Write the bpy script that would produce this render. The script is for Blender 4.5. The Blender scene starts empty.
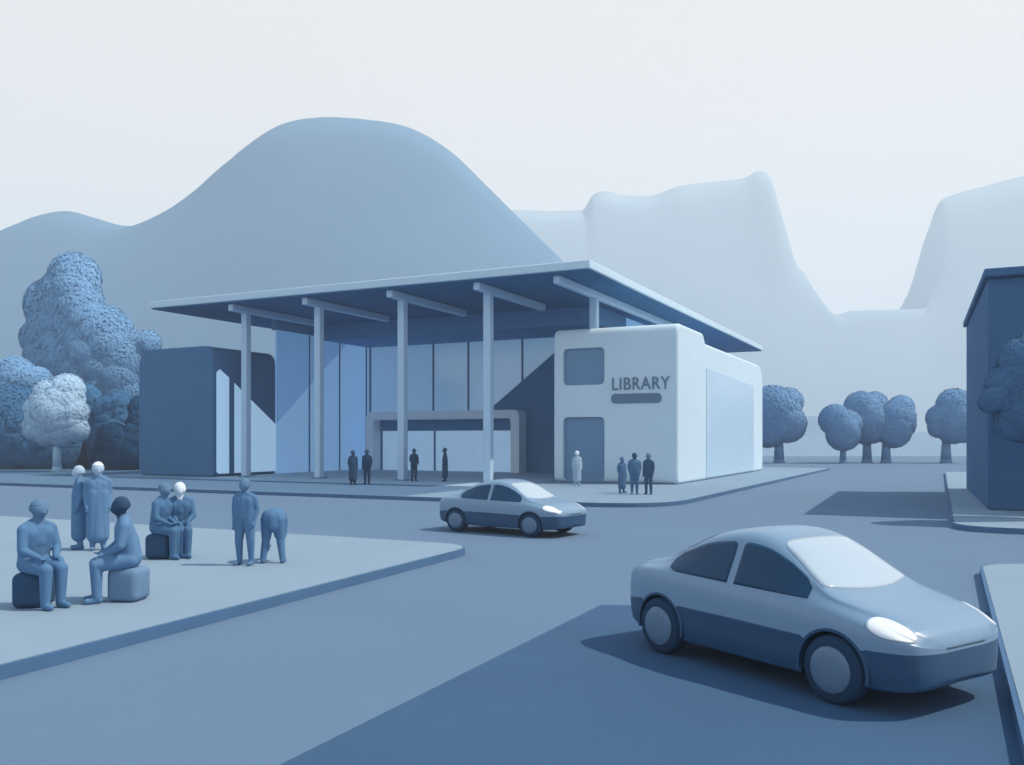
import bpy, bmesh, math, random
from mathutils import Vector, Matrix, noise
R = math.radians
random.seed(7)
SC = bpy.context.scene
COL = SC.collection

# ---------------------------------------------------------------- helpers
def lin(c):
    c = c / 255.0
    return c / 12.92 if c <= 0.04045 else ((c + 0.055) / 1.055) ** 2.4

MATS = {}
def mat(name, rgb, rough=0.85, spec=0.25, var=0.05, scale=1.2, bump=0.0, metal=0.0, bscale=40, emit=0.0, stretch=None):
    """plain procedural finish: base colour broken up by two octaves of noise"""
    if name in MATS: return MATS[name]
    m = bpy.data.materials.new(name); m.use_nodes = True
    nt = m.node_tree; N = nt.nodes; L = nt.links
    b = N['Principled BSDF']
    b.inputs['Roughness'].default_value = rough
    b.inputs['Specular IOR Level'].default_value = spec
    b.inputs['Metallic'].default_value = metal
    tc = N.new('ShaderNodeTexCoord')
    mp = N.new('ShaderNodeMapping'); L.new(tc.outputs['Object'], mp.inputs['Vector'])
    if stretch: mp.inputs['Scale'].default_value = stretch
    n1 = N.new('ShaderNodeTexNoise'); n1.inputs['Scale'].default_value = scale; n1.inputs['Detail'].default_value = 6
    n1.inputs['Roughness'].default_value = 0.6
    L.new(mp.outputs['Vector'], n1.inputs['Vector'])
    mr = N.new('ShaderNodeMapRange')
    mr.inputs['From Min'].default_value = 0.3; mr.inputs['From Max'].default_value = 0.7
    mr.inputs['To Min'].default_value = 1 - var; mr.inputs['To Max'].default_value = 1 + var
    L.new(n1.outputs['Fac'], mr.inputs['Value'])
    vm = N.new('ShaderNodeVectorMath'); vm.operation = 'SCALE'
    vm.inputs[0].default_value = rgb
    L.new(mr.outputs['Result'], vm.inputs['Scale'])
    L.new(vm.outputs['Vector'], b.inputs['Base Color'])
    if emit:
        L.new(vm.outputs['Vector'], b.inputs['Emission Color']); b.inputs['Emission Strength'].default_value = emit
    if bump:
        n2 = N.new('ShaderNodeTexNoise'); n2.inputs['Scale'].default_value = bscale; n2.inputs['Detail'].default_value = 4
        L.new(mp.outputs['Vector'], n2.inputs['Vector'])
        bp = N.new('ShaderNodeBump'); bp.inputs['Strength'].default_value = bump; bp.inputs['Distance'].default_value = 0.02
        L.new(n2.outputs['Fac'], bp.inputs['Height']); L.new(bp.outputs['Normal'], b.inputs['Normal'])
    MATS[name] = m
    return m

def link(name, me, mats, parent=None, loc=None, rot=None):
    o = bpy.data.objects.new(name, me); COL.objects.link(o)
    for mm in (mats if isinstance(mats, (list, tuple)) else [mats]):
        if mm is not None: me.materials.append(mm)
    if parent is not None: o.parent = parent
    if loc is not None: o.location = loc
    if rot is not None: o.rotation_euler = rot
    return o

def obj(name, bm, mats, parent=None, loc=None, rot=None, smooth=False):
    me = bpy.data.meshes.new(name)
    bmesh.ops.recalc_face_normals(bm, faces=bm.faces[:])
    if smooth:
        for f in bm.faces: f.smooth = True
    bm.to_mesh(me); bm.free()
    return link(name, me, mats, parent, loc, rot)

def tag(o, label=None, cat=None, group=None, kind=None):
    if label: o['label'] = label
    if cat: o['category'] = cat
    if group: o['group'] = group
    if kind: o['kind'] = kind
    return o

def thing(name, loc, rz, label, cat, group=None):
    o = bpy.data.objects.new(name, None); COL.objects.link(o)
    o.location = loc; o.rotation_euler = (0, 0, rz); o.empty_display_size = 0.3
    return tag(o, label, cat, group)

def box(bm, x0, x1, y0, y1, z0, z1, bev=0.0, seg=3):
    vs = [bm.verts.new((x, y, z)) for x in (x0, x1) for y in (y0, y1) for z in (z0, z1)]
    idx = [(0,1,3,2),(4,6,7,5),(0,4,5,1),(2,3,7,6),(0,2,6,4),(1,5,7,3)]
    fs = [bm.faces.new([vs[i] for i in f]) for f in idx]
    bmesh.ops.recalc_face_normals(bm, faces=fs)
    if bev:
        es = list({e for f in fs for e in f.edges})
        r = bmesh.ops.bevel(bm, geom=es, offset=bev, segments=seg, profile=0.5, affect='EDGES')
        big = sorted(fs, key=lambda f: 0)
        for f in r['faces']: f.smooth = True
    return bm

def rounded(pts, rads, n=6):
    """closed polygon with its corners rounded by the given radii"""
    out = []
    N = len(pts)
    for i in range(N):
        p = Vector(pts[i]); a = Vector(pts[i-1]); b = Vector(pts[(i+1) % N]); r = rads[i] if isinstance(rads, (list, tuple)) else rads
        if r <= 0: out.append(p); continue
        d1 = (a-p); d2 = (b-p)
        l1, l2 = d1.length, d2.length
        d1.normalize(); d2.normalize()
        ang = d1.angle(d2)
        t = min(r / math.tan(ang/2), l1*0.49, l2*0.49)
        s = p + d1*t; e = p + d2*t
        for k in range(n+1):
            q = k/n
            out.append((1-q)**2*s + 2*q*(1-q)*p + q*q*e)
    return out

def prism(bm, pts, fn, bev=0.0, seg=2):
    """pts 2D outline; fn(p, side) -> 3D for side 0/1"""
    a = [bm.verts.new(fn(p, 0)) for p in pts]; b = [bm.verts.new(fn(p, 1)) for p in pts]
    fa = bm.faces.new(a); fb = bm.faces.new(list(reversed(b)))
    fs = [fa, fb]
    n = len(pts)
    for i in range(n):
        f = bm.faces.new((a[i], b[i], b[(i+1) % n], a[(i+1) % n])); fs.append(f)
    bmesh.ops.recalc_face_normals(bm, faces=fs)
    if bev:
        es = list(fa.edges) + list(fb.edges)
        r = bmesh.ops.bevel(bm, geom=es, offset=bev, segments=seg, profile=0.5, affect='EDGES')
        for f in r['faces']: f.smooth = True
    return bm

# ---------------------------------------------------------------- camera
F = 882.0; CX = 512.0; HY = 439.0; H = 2.37
cam = bpy.data.cameras.new('camera'); co = bpy.data.objects.new('camera', cam); COL.objects.link(co)
co.location = (0, 0, H); co.rotation_euler = (R(90), 0, 0)
cam.sensor_width = 36; cam.lens = F/1024*36; cam.shift_y = (HY-382.5)/1024
cam.clip_end = 6000; cam.clip_start = 0.1
SC.camera = co

UX, UY = 0.897, -0.443          # the street grid: u runs along the library's front, v into the depth
VX, VY = 0.443, 0.897
GRID = math.atan2(UY, UX)
def P(u, v, z=0.0): return Vector((UX*u + VX*v, UY*u + VY*v, z))
def ground(px, py, z=0.0):
    Y = F*(H-z)/(py-HY); return Vector(((px-CX)/F*Y, Y, z))

# ---------------------------------------------------------------- light
SUN_EL = R(54); SUN_DIR = Vector((1.0, -0.05, 0)).normalized()    # horizontal direction towards the sun
w = bpy.data.worlds.new('World'); SC.world = w; w.use_nodes = True
nt = w.node_tree; N = nt.nodes; L = nt.links
bg = N['Background']; bg.inputs['Strength'].default_value = 0.1
sky = N.new('ShaderNodeTexSky'); sky.sky_type = 'NISHITA'; sky.sun_disc = False
sky.sun_elevation = SUN_EL; sky.sun_rotation = math.atan2(SUN_DIR.x, SUN_DIR.y)
sky.dust_density = 1.0; sky.ozone_density = 2.0; sky.air_density = 1.0
mx = N.new('ShaderNodeMix'); mx.data_type = 'RGBA'
mx.inputs[0].default_value = 0.80
grad = N.new('ShaderNodeMix'); grad.data_type = 'RGBA'         # thin bright veil low down, blue overhead
grad.inputs[6].default_value = (10.9, 10.0, 9.35, 1); grad.inputs[7].default_value = (2.2, 5.2, 8.2, 1)
tcw = N.new('ShaderNodeTexCoord'); sep = N.new('ShaderNodeSeparateXYZ'); mrw = N.new('ShaderNodeMapRange')
mrw.inputs['From Min'].default_value = 0.42; mrw.inputs['From Max'].default_value = 0.72; mrw.interpolation_type = 'SMOOTHSTEP'
L.new(tcw.outputs['Generated'], sep.inputs[0]); L.new(sep.outputs['Z'], mrw.inputs['Value']); L.new(mrw.outputs['Result'], grad.inputs[0])
L.new(grad.outputs[2], mx.inputs[7])
L.new(sky.outputs[0], mx.inputs[6]); L.new(mx.outputs[2], bg.inputs['Color'])

sl = bpy.data.lights.new('sun', 'SUN'); so = bpy.data.objects.new('sun', sl); COL.objects.link(so)
sl.energy = 5.0; sl.angle = R(0.6); sl.color = (1.0, 0.87, 0.72)
d = Vector((SUN_DIR.x*math.cos(SUN_EL), SUN_DIR.y*math.cos(SUN_EL), math.sin(SUN_EL)))
so.rotation_euler = d.to_track_quat('Z', 'Y').to_euler(); so.location = (60, 0, 80)

SC.view_settings.view_transform = 'Standard'; SC.view_settings.look = 'None'
SC.view_settings.exposure = 0.0; SC.view_settings.gamma = 1.0
SC.cycles.use_denoising = True
SC.cycles.max_bounces = 6; SC.cycles.volume_bounces = 3
SC.cycles.sample_clamp_indirect = 4

# ---------------------------------------------------------------- materials
M = dict(
 road   = mat('asphalt', (0.118, 0.192, 0.295), 0.9, 0.2, 0.035, 0.25, 0.25, bscale=60),
 painted_road_shadow = mat('shadow-toned asphalt', (0.044, 0.100, 0.192), 0.9, 0.2, 0.05, 0.5, 0.25, bscale=60),  # an unseen building's shadow put into the road colour
 ground = mat('far ground', (0.118, 0.192, 0.295), 0.95, 0.1, 0.05, 0.05),
 pave   = mat('pale paving', (0.222, 0.312, 0.405), 0.9, 0.2, 0.03, 0.4, 0.15, bscale=30),
 pave_in= mat('paving', (0.200, 0.295, 0.400), 0.9, 0.2, 0.03, 0.4, 0.15, bscale=30),
 kerb   = mat('kerb stone', (0.068, 0.148, 0.275), 0.85, 0.2, 0.06, 1.5),
 dark_ground   = mat('darker ground', (0.060, 0.125, 0.210), 0.95, 0.1, 0.08, 1.0),  # darker tone for the ground left of the canopy
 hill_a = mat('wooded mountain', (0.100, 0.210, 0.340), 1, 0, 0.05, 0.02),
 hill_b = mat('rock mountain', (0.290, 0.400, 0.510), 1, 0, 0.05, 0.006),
 hill_c = mat('low field rise', (0.21, 0.30, 0.41), 1, 0, 0.04, 0.03),  # extra haze put into the pale base colour
 white  = mat('white render', (0.545, 0.695, 0.805), 0.8, 0.3, 0.025, 0.3, 0.04),
 band   = mat('shade-toned paving', (0.085, 0.165, 0.275), 0.85, 0.2, 0.04, 0.6, 0.1),  # paving darkened to stand for canopy shade
 floor  = mat('lightened paving', (0.34, 0.47, 0.60), 0.6, 0.3, 0.03, 0.5),  # paving colour lightened against the canopy's shade
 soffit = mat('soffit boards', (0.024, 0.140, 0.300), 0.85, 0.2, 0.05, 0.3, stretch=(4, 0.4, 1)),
 fascia = mat('pale fascia', (0.500, 0.660, 0.780), 0.6, 0.3, 0.02),
 steel  = mat('painted steel', (0.420, 0.600, 0.780), 0.5, 0.4, 0.03),
 bulk   = mat('bulkhead panel', (0.090, 0.260, 0.480), 0.8, 0.2, 0.03),
 clad   = mat('dark cladding', (0.115, 0.225, 0.35), 0.85, 0.2, 0.05, 0.6, stretch=(6, 6, 0.5)),
 dark   = mat('shadow-toned slab', (0.045, 0.170, 0.350), 0.6, 0.3, 0.05),
 glass  = mat('curtain glass', (0.235, 0.410, 0.600), 0.18, 0.9, 0.03, 0.5, emit=0.33),  # glow added to lift the glazing in the canopy's shade
 glass_s= mat('side glass', (0.270, 0.510, 0.790), 0.35, 0.2, 0.03, 0.5, emit=0.34),  # added glow here too, with no lamps behind it
 glass_shade= mat('shade-toned glass', (0.180, 0.390, 0.670), 0.35, 0.2, 0.03, 0.5, emit=0.3),  # shade wedge painted as darker glass, glow added as well
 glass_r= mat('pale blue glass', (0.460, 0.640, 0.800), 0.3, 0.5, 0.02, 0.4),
 sun_patch   = mat('glowing sun-patch panel', (0.450, 0.680, 0.880), 0.4, 0.5, 0.02, emit=0.42),  # sun patches put in as pale colour plus added glow
 door   = mat('door glass', (0.320, 0.500, 0.700), 0.25, 0.6, 0.03, emit=0.42),  # glow added so the doors read brighter under the canopy
 mull   = mat('dark mullion', (0.050, 0.140, 0.280), 0.5, 0.4, 0.02),
 street = mat('street building render', (0.042, 0.125, 0.260), 0.85, 0.2, 0.05, 0.5, 0.05),
 window = mat('window glass', (0.105, 0.235, 0.40), 0.3, 0.4, 0.03),
 portal = mat('portal render', (0.660, 0.820, 0.930), 0.7, 0.3, 0.02),
 letter = mat('sign letters', (0.10, 0.18, 0.29), 0.5, 0.3, 0.02),
 blockA = mat('dark render', (0.055, 0.155, 0.300), 0.85, 0.2, 0.05, 0.5, 0.05),
 paint  = mat('car paint blue', (0.175, 0.285, 0.420), 0.32, 0.5, 0.01),
 paint_shade = mat('car paint shade', (0.020, 0.068, 0.150), 0.4, 0.5, 0.02),  # shade on the lower body painted as a darker colour
 cglass = mat('dark car glass', (0.008, 0.050, 0.115), 0.3, 0.25, 0.02),
 cshield= mat('pale windscreen', (0.400, 0.500, 0.600), 0.15, 0.6, 0.01),  # sky reflection put into the pale base colour
 lamp   = mat('headlamp lens', (0.82, 0.86, 0.90), 0.2, 0.5, 0.01),
 tyre   = mat('tyre rubber', (0.014, 0.045, 0.095), 0.85, 0.2, 0.05, 6),
 rim    = mat('hubcap', (0.100, 0.175, 0.280), 0.4, 0.5, 0.03, 3),
)

# ---------------------------------------------------------------- ground, roads, pavements
def sheet(name, pts, z, m, kind='structure'):
    bm = bmesh.new()
    bm.faces.new([bm.verts.new((p[0], p[1], 0)) for p in pts])
    o = obj(name, bm, m, loc=(0, 0, z)); tag(o, kind=kind)
    return o
def slab(name, pts, z0, z1, mtop, mside, label=None):
    """raised pavement: pale top, kerb round its edge as a second mesh"""
    bm = bmesh.new()
    prism(bm, [Vector(p[:2]) for p in pts], lambda p, s: (p.x, p.y, z0 if s else z1))
    o = obj(name, bm, mtop); tag(o, kind='structure')
    kb = bmesh.new()
    n = len(pts); ps = [Vector(p[:2]) for p in pts]
    area = sum(ps[i].x*ps[(i+1) % n].y - ps[(i+1) % n].x*ps[i].y for i in range(n))
    sg = 1 if area > 0 else -1
    out = []
    for i in range(n):
        d1 = (ps[i]-ps[i-1]).normalized(); d2 = (ps[(i+1) % n]-ps[i]).normalized()
        t = (d1+d2).normalized(); nn = Vector((t.y, -t.x))*sg
        out.append(ps[i] + nn*0.05/max(0.5, nn.dot(Vector((d1.y, -d1.x))*sg)))
    for i in range(n):
        j = (i+1) % n
        a = [kb.verts.new((q.x, q.y, z)) for q in (ps[i], ps[j]) for z in (z0, z1-0.006)]
        b = [kb.verts.new((q.x, q.y, z)) for q in (out[i], out[j]) for z in (z0, z1-0.006)]
        kb.faces.new((b[0], b[2], b[3], b[1])); kb.faces.new((a[1], b[1], b[3], a[3]))
    bmesh.ops.remove_doubles(kb, verts=kb.verts[:], dist=0.0005)
    k = obj('kerb', kb, mside); tag(k, kind='structure')
    return o

sheet('ground', [(-1900, -150), (1900, -150), (1900, 1900), (-1900, 1900)], -0.004, M['ground'])
sheet('road', [P(-140, -12), P(34, -40), P(34, 92), P(-140, 92)], 0.0, M['road'])
# shadow of an unseen building, painted as a darker sheet of road
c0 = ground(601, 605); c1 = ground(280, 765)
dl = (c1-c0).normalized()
sheet('painted_road_shadow', [c0, c0+Vector((18, -1.9, 0)), c0+Vector((14, -22, 0)), c0+dl*22], 0.004, M['painted_road_shadow'])

KZ = 0.15
fp = [P(-7.4, 17.0-0.6), P(-60, 17.0-0.6+0.3), P(-60, -6), P(-8.65, -6)]
tip = ground(462, 549, KZ)
tu = UX*tip.x + UY*tip.y; tv = VX*tip.x + VY*tip.y
e0 = ground(0, 664, KZ); e1 = ground(452, 551, KZ); ed = (e1-e0).normalized()
pl = rounded([e1+ed*1.1, P(-70, tv+1.0), P(-70, -8), e0-ed*12], [1.0, 0, 0, 0], 10)
slab('plaza', pl, 0, KZ, M['pave'], M['kerb'])
lp = rounded([P(-8.6, 28.8), P(-8.1, 71), P(-130, 71), P(-130, 28.8)], [3.2, 0, 0, 0], 12)
slab('library_pavement', lp, 0, KZ, M['pave_in'], M['kerb'])
sheet('paving_shade', [P(-129, 28.95), P(-19.0, 28.95), P(-19.0, 36.2), P(-129, 36.2)], KZ+0.004, M['band'])  # canopy shade put into the colour of this strip
sheet('dark_ground', [P(-46.5, 36.2), P(-46.5, 70), P(-129, 70), P(-129, 36.2)], KZ+0.004, M['dark_ground'])  # dark sheet laid over the paving left of the canopy
sheet('lightened_paving', [P(-38.55, 36.2), P(-19.0, 36.2), P(-19.0, 53.9), P(-38.55, 53.9)], KZ+0.004, M['floor'])  # paving paled here to offset the canopy's own shade
rp = rounded([(29.5, 60), (11.35, 22.6), (34, 11.2), (60, 40)], [0, 1.2, 0, 0], 10)
slab('far_pavement', rp, 0, KZ, M['pave'], M['kerb'])
q0 = ground(982, 564, KZ)
rp = rounded([q0, q0-Vector((VX, VY, 0))*15, q0-Vector((VX, VY, 0))*15+Vector((20, 0, 0)), q0+Vector((20, 1.2, 0))], [0.9, 0, 0, 0], 8)
slab('near_pavement', rp, 0, KZ, M['pave'], M['kerb'])

# ---------------------------------------------------------------- mountains
def lerp_profile(pr, x):
    if x <= pr[0][0]: return pr[0][1]
    for i in range(len(pr)-1):
        x0, y0 = pr[i]; x1, y1 = pr[i+1]
        if x <= x1:
            a = pr[i-1] if i else (2*x0-x1, y0); b = pr[i+2] if i+2 < len(pr) else (2*x1-x0, y1)
            t = (x-x0)/(x1-x0); dx = x1-x0
            m0 = (y1-a[1])/(x1-a[0])*dx; m1 = (b[1]-y0)/(b[0]-x0)*dx
            s = y1-y0
            # keep it monotone
            if s == 0: m0 = m1 = 0
            else:
                m0 = max(min(m0/s, 3), 0)*s; m1 = max(min(m1/s, 3), 0)*s
            t2, t3 = t*t, t*t*t
            return (2*t3-3*t2+1)*y0 + (t3-2*t2+t)*m0 + (-2*t3+3*t2)*y1 + (t3-t2)*m1
    return pr[-1][1]

def mountain(name, pr, Y0, depth, m, nx=220, ny=36, rough=0.6):
    """ridge of real depth: the crest follows a profile along x at distance Y0 and falls away to the ground before and behind"""
    bm = bmesh.new()
    x0, x1 = pr[0][0], pr[-1][0]
    rows = []
    for j in range(ny+1):
        t = -1 + 2*j/ny
        f = max(0.0, (1.0198-math.sqrt(t*t+0.04))/(1.0198-0.2)) if abs(t) < 1 else 0
        row = []
        for i in range(nx+1):
            px = x0 + (x1-x0)*i/nx
            h = max(0.0, H + (HY - lerp_profile(pr, px))/F*Y0)
            y = Y0 + t*depth
            x = (px-CX)/F*Y0
            n = noise.noise(Vector((x*0.012, y*0.012, 3)))*rough*0.05*h
            hs = sum(max(0.0, H + (HY - lerp_profile(pr, px+q*22))/F*Y0) for q in range(-5, 6))/11     # flanks run smoother than the crest
            wq = min(1.0, abs(t)*2.2); wq = wq*wq*(3-2*wq)
            zz = (h*(1-wq) + hs*wq + 3)*f + n*(1-f)*0.3
            if j != ny//2: zz = min(zz, (h + 3)*0.965)
            row.append(bm.verts.new((x, y, -3 + zz)))
        rows.append(row)
    for j in range(ny):
        for i in range(nx):
            bm.faces.new((rows[j][i], rows[j][i+1], rows[j+1][i+1], rows[j+1][i]))
    o = obj(name, bm, m, smooth=True); tag(o, kind='structure')
    return o
prA = [(-420, 430), (-300, 330), (-160, 270), (-60, 248), (0, 232), (30, 218), (66, 211), (95, 218), (128, 226), (160, 216), (200, 188), (240, 151),
       (280, 125), (325, 117), (370, 120), (410, 128), (450, 151), (490, 189), (520, 219), (560, 258), (600, 298), (650, 345), (700, 385), (760, 415), (830, 436)]
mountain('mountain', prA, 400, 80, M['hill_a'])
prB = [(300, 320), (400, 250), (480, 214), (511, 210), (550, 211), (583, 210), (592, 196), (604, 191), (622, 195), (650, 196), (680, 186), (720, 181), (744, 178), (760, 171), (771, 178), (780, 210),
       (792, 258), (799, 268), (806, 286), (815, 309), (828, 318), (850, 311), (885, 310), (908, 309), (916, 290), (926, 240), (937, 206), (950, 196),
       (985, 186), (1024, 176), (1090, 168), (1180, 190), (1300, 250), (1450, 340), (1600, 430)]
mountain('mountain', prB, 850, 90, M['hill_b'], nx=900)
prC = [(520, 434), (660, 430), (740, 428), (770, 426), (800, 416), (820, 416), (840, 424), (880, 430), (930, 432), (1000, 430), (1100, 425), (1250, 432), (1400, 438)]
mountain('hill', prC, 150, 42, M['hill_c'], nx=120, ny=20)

# ---------------------------------------------------------------- haze
bm = bmesh.new(); box(bm, -1950, 1950, -160, 1950, -5, 278)
hz = bpy.data.materials.new('haze'); hz.use_nodes = True
nt = hz.node_tree; nt.nodes.clear()
out = nt.nodes.new('ShaderNodeOutputMaterial'); pv = nt.nodes.new('ShaderNodeVolumePrincipled')
pv.inputs['Color'].default_value = (0.875, 0.95, 0.985, 1); pv.inputs['Density'].default_value = 0.0010
pv.inputs['Anisotropy'].default_value = 0.1
nt.links.new(pv.outputs['Volume'], out.inputs['Volume'])
HAZE = obj('haze', bm, hz); tag(HAZE, kind='stuff')

# ---------------------------------------------------------------- library
U0, V0 = -25.0, 46.0
lib = thing('library_building', P(U0, V0, KZ), GRID,
            'modern library under a wide flat canopy roof on slim columns', 'library')
def lx(u): return u-U0
def ly(v): return v-V0
def lz(z): return z-KZ
def lbox(bm, u0, u1, v0, v1, z0, z1, **k): return box(bm, lx(u0), lx(u1), ly(v0), ly(v1), lz(z0), lz(z1), **k)
def part(name, bm, m, parent=None, **k): return obj(name, bm, m, parent or lib, **k)

# roof
ZR = 10.2
bm = bmesh.new(); lbox(bm, -43.2, -14.8, 38.05, 80.5, ZR+0.06, ZR+0.47, bev=0.05, seg=2)
roof = part('roof', bm, M['fascia'])
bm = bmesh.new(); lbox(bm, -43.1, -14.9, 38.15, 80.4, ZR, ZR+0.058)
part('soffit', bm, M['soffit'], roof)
cols = [(-37.2, 39.8), (-31.8, 39.8), (-26.2, 39.8), (-21.0, 39.8), (-16.7, 43.6)]
for i, (u, v) in enumerate(cols):
    bm = bmesh.new(); lbox(bm, u-0.19, u+0.19, 38.5 if i < 4 else 38.6, 46.6 if i < 4 else 60, ZR-0.42, ZR-0.003, bev=0.08)
    part('roof_beam', bm, M['steel'], roof)
    bm = bmesh.new(); z0 = KZ if i < 4 else 8.0
    lbox(bm, u-0.21, u+0.21, v-0.21, v+0.21, z0, ZR-0.40, bev=0.05)
    c = part('column', bm, M['steel'])
    if i < 4:
        bm = bmesh.new(); lbox(bm, u-0.34, u+0.34, v-0.34, v+0.34, KZ+0.004, KZ+0.05)
        part('base_plate', bm, M['mull'], c)

# side block on the left
UL, VLn, VGn, VB = -38.6, 38.6, 44.0, 54.0
bm = bmesh.new()
outl = rounded([(-44.8, KZ), (-44.8, 7.87), (UL, 7.87), (UL, KZ)], [0.5, 1.1, 0.8, 0.3], 8)
prism(bm, outl, lambda p, s: (lx(p.x), ly(VLn if s == 0 else 43.985), lz(p.y)), bev=0.12, seg=3)
blk = part('side_block', bm, M['blockA'])
def uwall(pts, u0, u1, rad=0):                       # outline given in (v, z), extruded along u
    bm = bmesh.new(); o = rounded(pts, rad) if rad else [Vector(p) for p in pts]
    prism(bm, o, lambda p, s: (lx(u0 if s == 0 else u1), ly(p.x), lz(p.y)))
    return bm
def vwall(pts, v0, v1, rad=0, n=6, bev=0):                     # outline given in (u, z), extruded along v
    bm = bmesh.new(); o = rounded(pts, rad, n) if rad else [Vector(p) for p in pts]
    prism(bm, o, lambda p, s: (lx(p.x), ly(v0 if s == 0 else v1), lz(p.y)), bev=bev)
    return bm
part('window', uwall([(38.85, 0.45), (38.85, 6.3), (39.1, 6.5), (39.85, 6.05), (39.85, 0.32), (39.0, 0.32)], UL-0.05, UL+0.025), M['sun_patch'], blk)  # sun patches built as glowing panels; the roof keeps real sun off
part('window', uwall([(40.3, 0.32), (40.3, 5.75), (41.1, 5.2), (41.1, 0.32)], UL-0.05, UL+0.025), M['sun_patch'], blk)  # second painted sun patch, also glowing
part('window', uwall([(41.55, 0.32), (41.55, 4.9), (43.95, 3.3), (43.95, 0.32)], UL-0.05, UL+0.025), M['sun_patch'], blk)  # third painted sun patch, the widest

# glazed side wall
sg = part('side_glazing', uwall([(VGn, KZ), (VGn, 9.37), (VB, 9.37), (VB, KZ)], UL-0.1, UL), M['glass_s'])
part('painted_shade_pane', uwall([(VGn+0.02, 3.35), (VGn+0.02, 9.35), (51.6, 9.35)], UL+0.001, UL+0.02), M['glass_shade'], sg)  # diagonal shade on the glazing, painted as a darker pane
for v in (47.25, 50.55, 53.75):
    part('mullion', uwall([(v-0.05, KZ+0.01), (v-0.05, 9.36), (v+0.05, 9.36), (v+0.05, KZ+0.01)], UL+0.005, UL+0.06), M['mull'], sg)
bm = uwall([(VGn, 9.373), (VGn, ZR-0.003), (VB, ZR-0.003), (VB, 9.373)], UL-0.35, UL+0.05)
part('lintel', bm, M['bulk'], sg)

# hall behind, with its glazed front
bm = bmesh.new(); lbox(bm, -41, -18.6, VB+0.02, 78, KZ, ZR-0.003)
hall = part('hall', bm, M['glass_s'])
bm = bmesh.new(); lbox(bm, UL+0.06, -18.5, 48.6, VB+0.015, 9.15, ZR-0.003)
part('bulkhead', bm, M['bulk'], hall)
bm = bmesh.new(); lbox(bm, UL+0.02, -18.55, VB-0.06, VB+0.015, KZ, 9.147)
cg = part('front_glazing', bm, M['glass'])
for px in (371, 434, 469, 523):
    r = (px-CX)/F; u = -VB*(VX-VY*r)/(UX-UY*r)
    bm = bmesh.new(); lbox(bm, u-0.06, u+0.06, VB-0.13, VB-0.065, KZ, 9.14)
    part('mullion', bm, M['mull'], cg)
# shadow on the front glazing, built as an added dark slab
part('shadow_slab', vwall([(-28.3, 4.15), (-22.9, 8.25), (-18.7, 8.25), (-18.7, KZ), (-28.3, KZ)], 53.2, 53.7), M['dark'])

def ratio_u(px, v): 
    r = (px-CX)/F; return -v*(VX-VY*r)/(UX-UY*r)
# entrance portal
u0, u1, zt = ratio_u(366, 52.0), ratio_u(519, 52.0), 4.3
bm = bmesh.new()
ol = rounded([(u0, KZ), (u0, zt), (u1, zt), (u1, KZ)], [0, 0.5, 0.5, 0], 8)
il = rounded([(u0+0.62, KZ), (u0+0.62, zt-0.55), (u1-0.62, zt-0.55), (u1-0.62, KZ)], [0, 0.3, 0.3, 0], 8)
def ringprism(bm, ol, il, va, vb):
    q = [[bm.verts.new((lx(p[0]), ly(v), lz(p[1]))) for p in L_] for v in (va, vb) for L_ in (ol, il)]
    n = len(ol)
    for i in range(n-1):
        for a, b in ((0, 1), (2, 3), (0, 2), (1, 3)):
            bm.faces.new((q[a][i], q[a][i+1], q[b][i+1], q[b][i]))
    for i in (0, n-1):
        bm.faces.new((q[0][i], q[1][i], q[3][i], q[2][i]))
ringprism(bm, ol, il, 52.0, 53.15)
por = part('entrance', bm, M['portal'])
bm = bmesh.new(); lbox(bm, u0+0.63, u1-0.63, 52.85, 52.95, 2.95, 3.72); part('transom', bm, M['dark'], por)
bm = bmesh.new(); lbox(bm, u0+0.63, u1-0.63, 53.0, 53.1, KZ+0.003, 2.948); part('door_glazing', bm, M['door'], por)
for u in [ratio_u(p, 53) for p in (382, 435, 492)]:
    bm = bmesh.new(); lbox(bm, u-0.06, u+0.06, 52.93, 52.995, KZ+0.003, 2.945); part('door_frame', bm, M['mull'], por)

# rounded white block with the lettering and the lower wing behind it
UR, UBl, VF = -11.75, -18.35, 42.0
prof = rounded([(VF, KZ), (VF, 8.05), (47.0, 8.05), (47.5, 7.55), (64.0, 7.5), (64.0, KZ)], [0.35, 0.55, 0.5, 0.3, 1.6, 0.5], 8)
bm = bmesh.new()
prism(bm, prof, lambda p, s: (lx(UBl if s == 0 else UR), ly(p.x), lz(p.y)), bev=0.15, seg=4)
wing = part('reading_block', bm, M['white'])
def cut(target, cutter_bm):
    c = obj('cutter', cutter_bm, None)
    c.parent = lib
    bpy.context.view_layer.update()
    md = target.modifiers.new('cut', 'BOOLEAN'); md.operation = 'DIFFERENCE'; md.object = c; md.solver = 'EXACT'
    bpy.context.view_layer.update()
    dg = bpy.context.evaluated_depsgraph_get()
    me = bpy.data.meshes.new_from_object(target.evaluated_get(dg))
    target.modifiers.clear(); old = target.data; target.data = me
    bpy.data.objects.remove(c)
def zat(px, py, v):
    u = ratio_u(px, v); Y = UY*u+VY*v; return H + (HY-py)/F*Y
wl, wr_ = ratio_u(563, VF), ratio_u(604.5, VF)
for (ya, yb) in ((348, 385), (417, 484)):
    za = zat(584, ya, VF); zb = max(KZ+0.06, zat(584, yb, VF))
    ol = [(wl, zb), (wl, za), (wr_, za), (wr_, zb)]
    cut(wing, vwall(ol, VF-0.5, VF+0.28, 0.28, 6))
    a = part('window', vwall([(wl-0.05, zb-0.02), (wl-0.05, za+0.05), (wr_+0.05, za+0.05), (wr_+0.05, zb-0.02)], VF+0.22, VF+0.26), M['window'], wing)
for f in wing.data.polygons: f.use_smooth = False
va, vb = 47.6, 60.6
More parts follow.
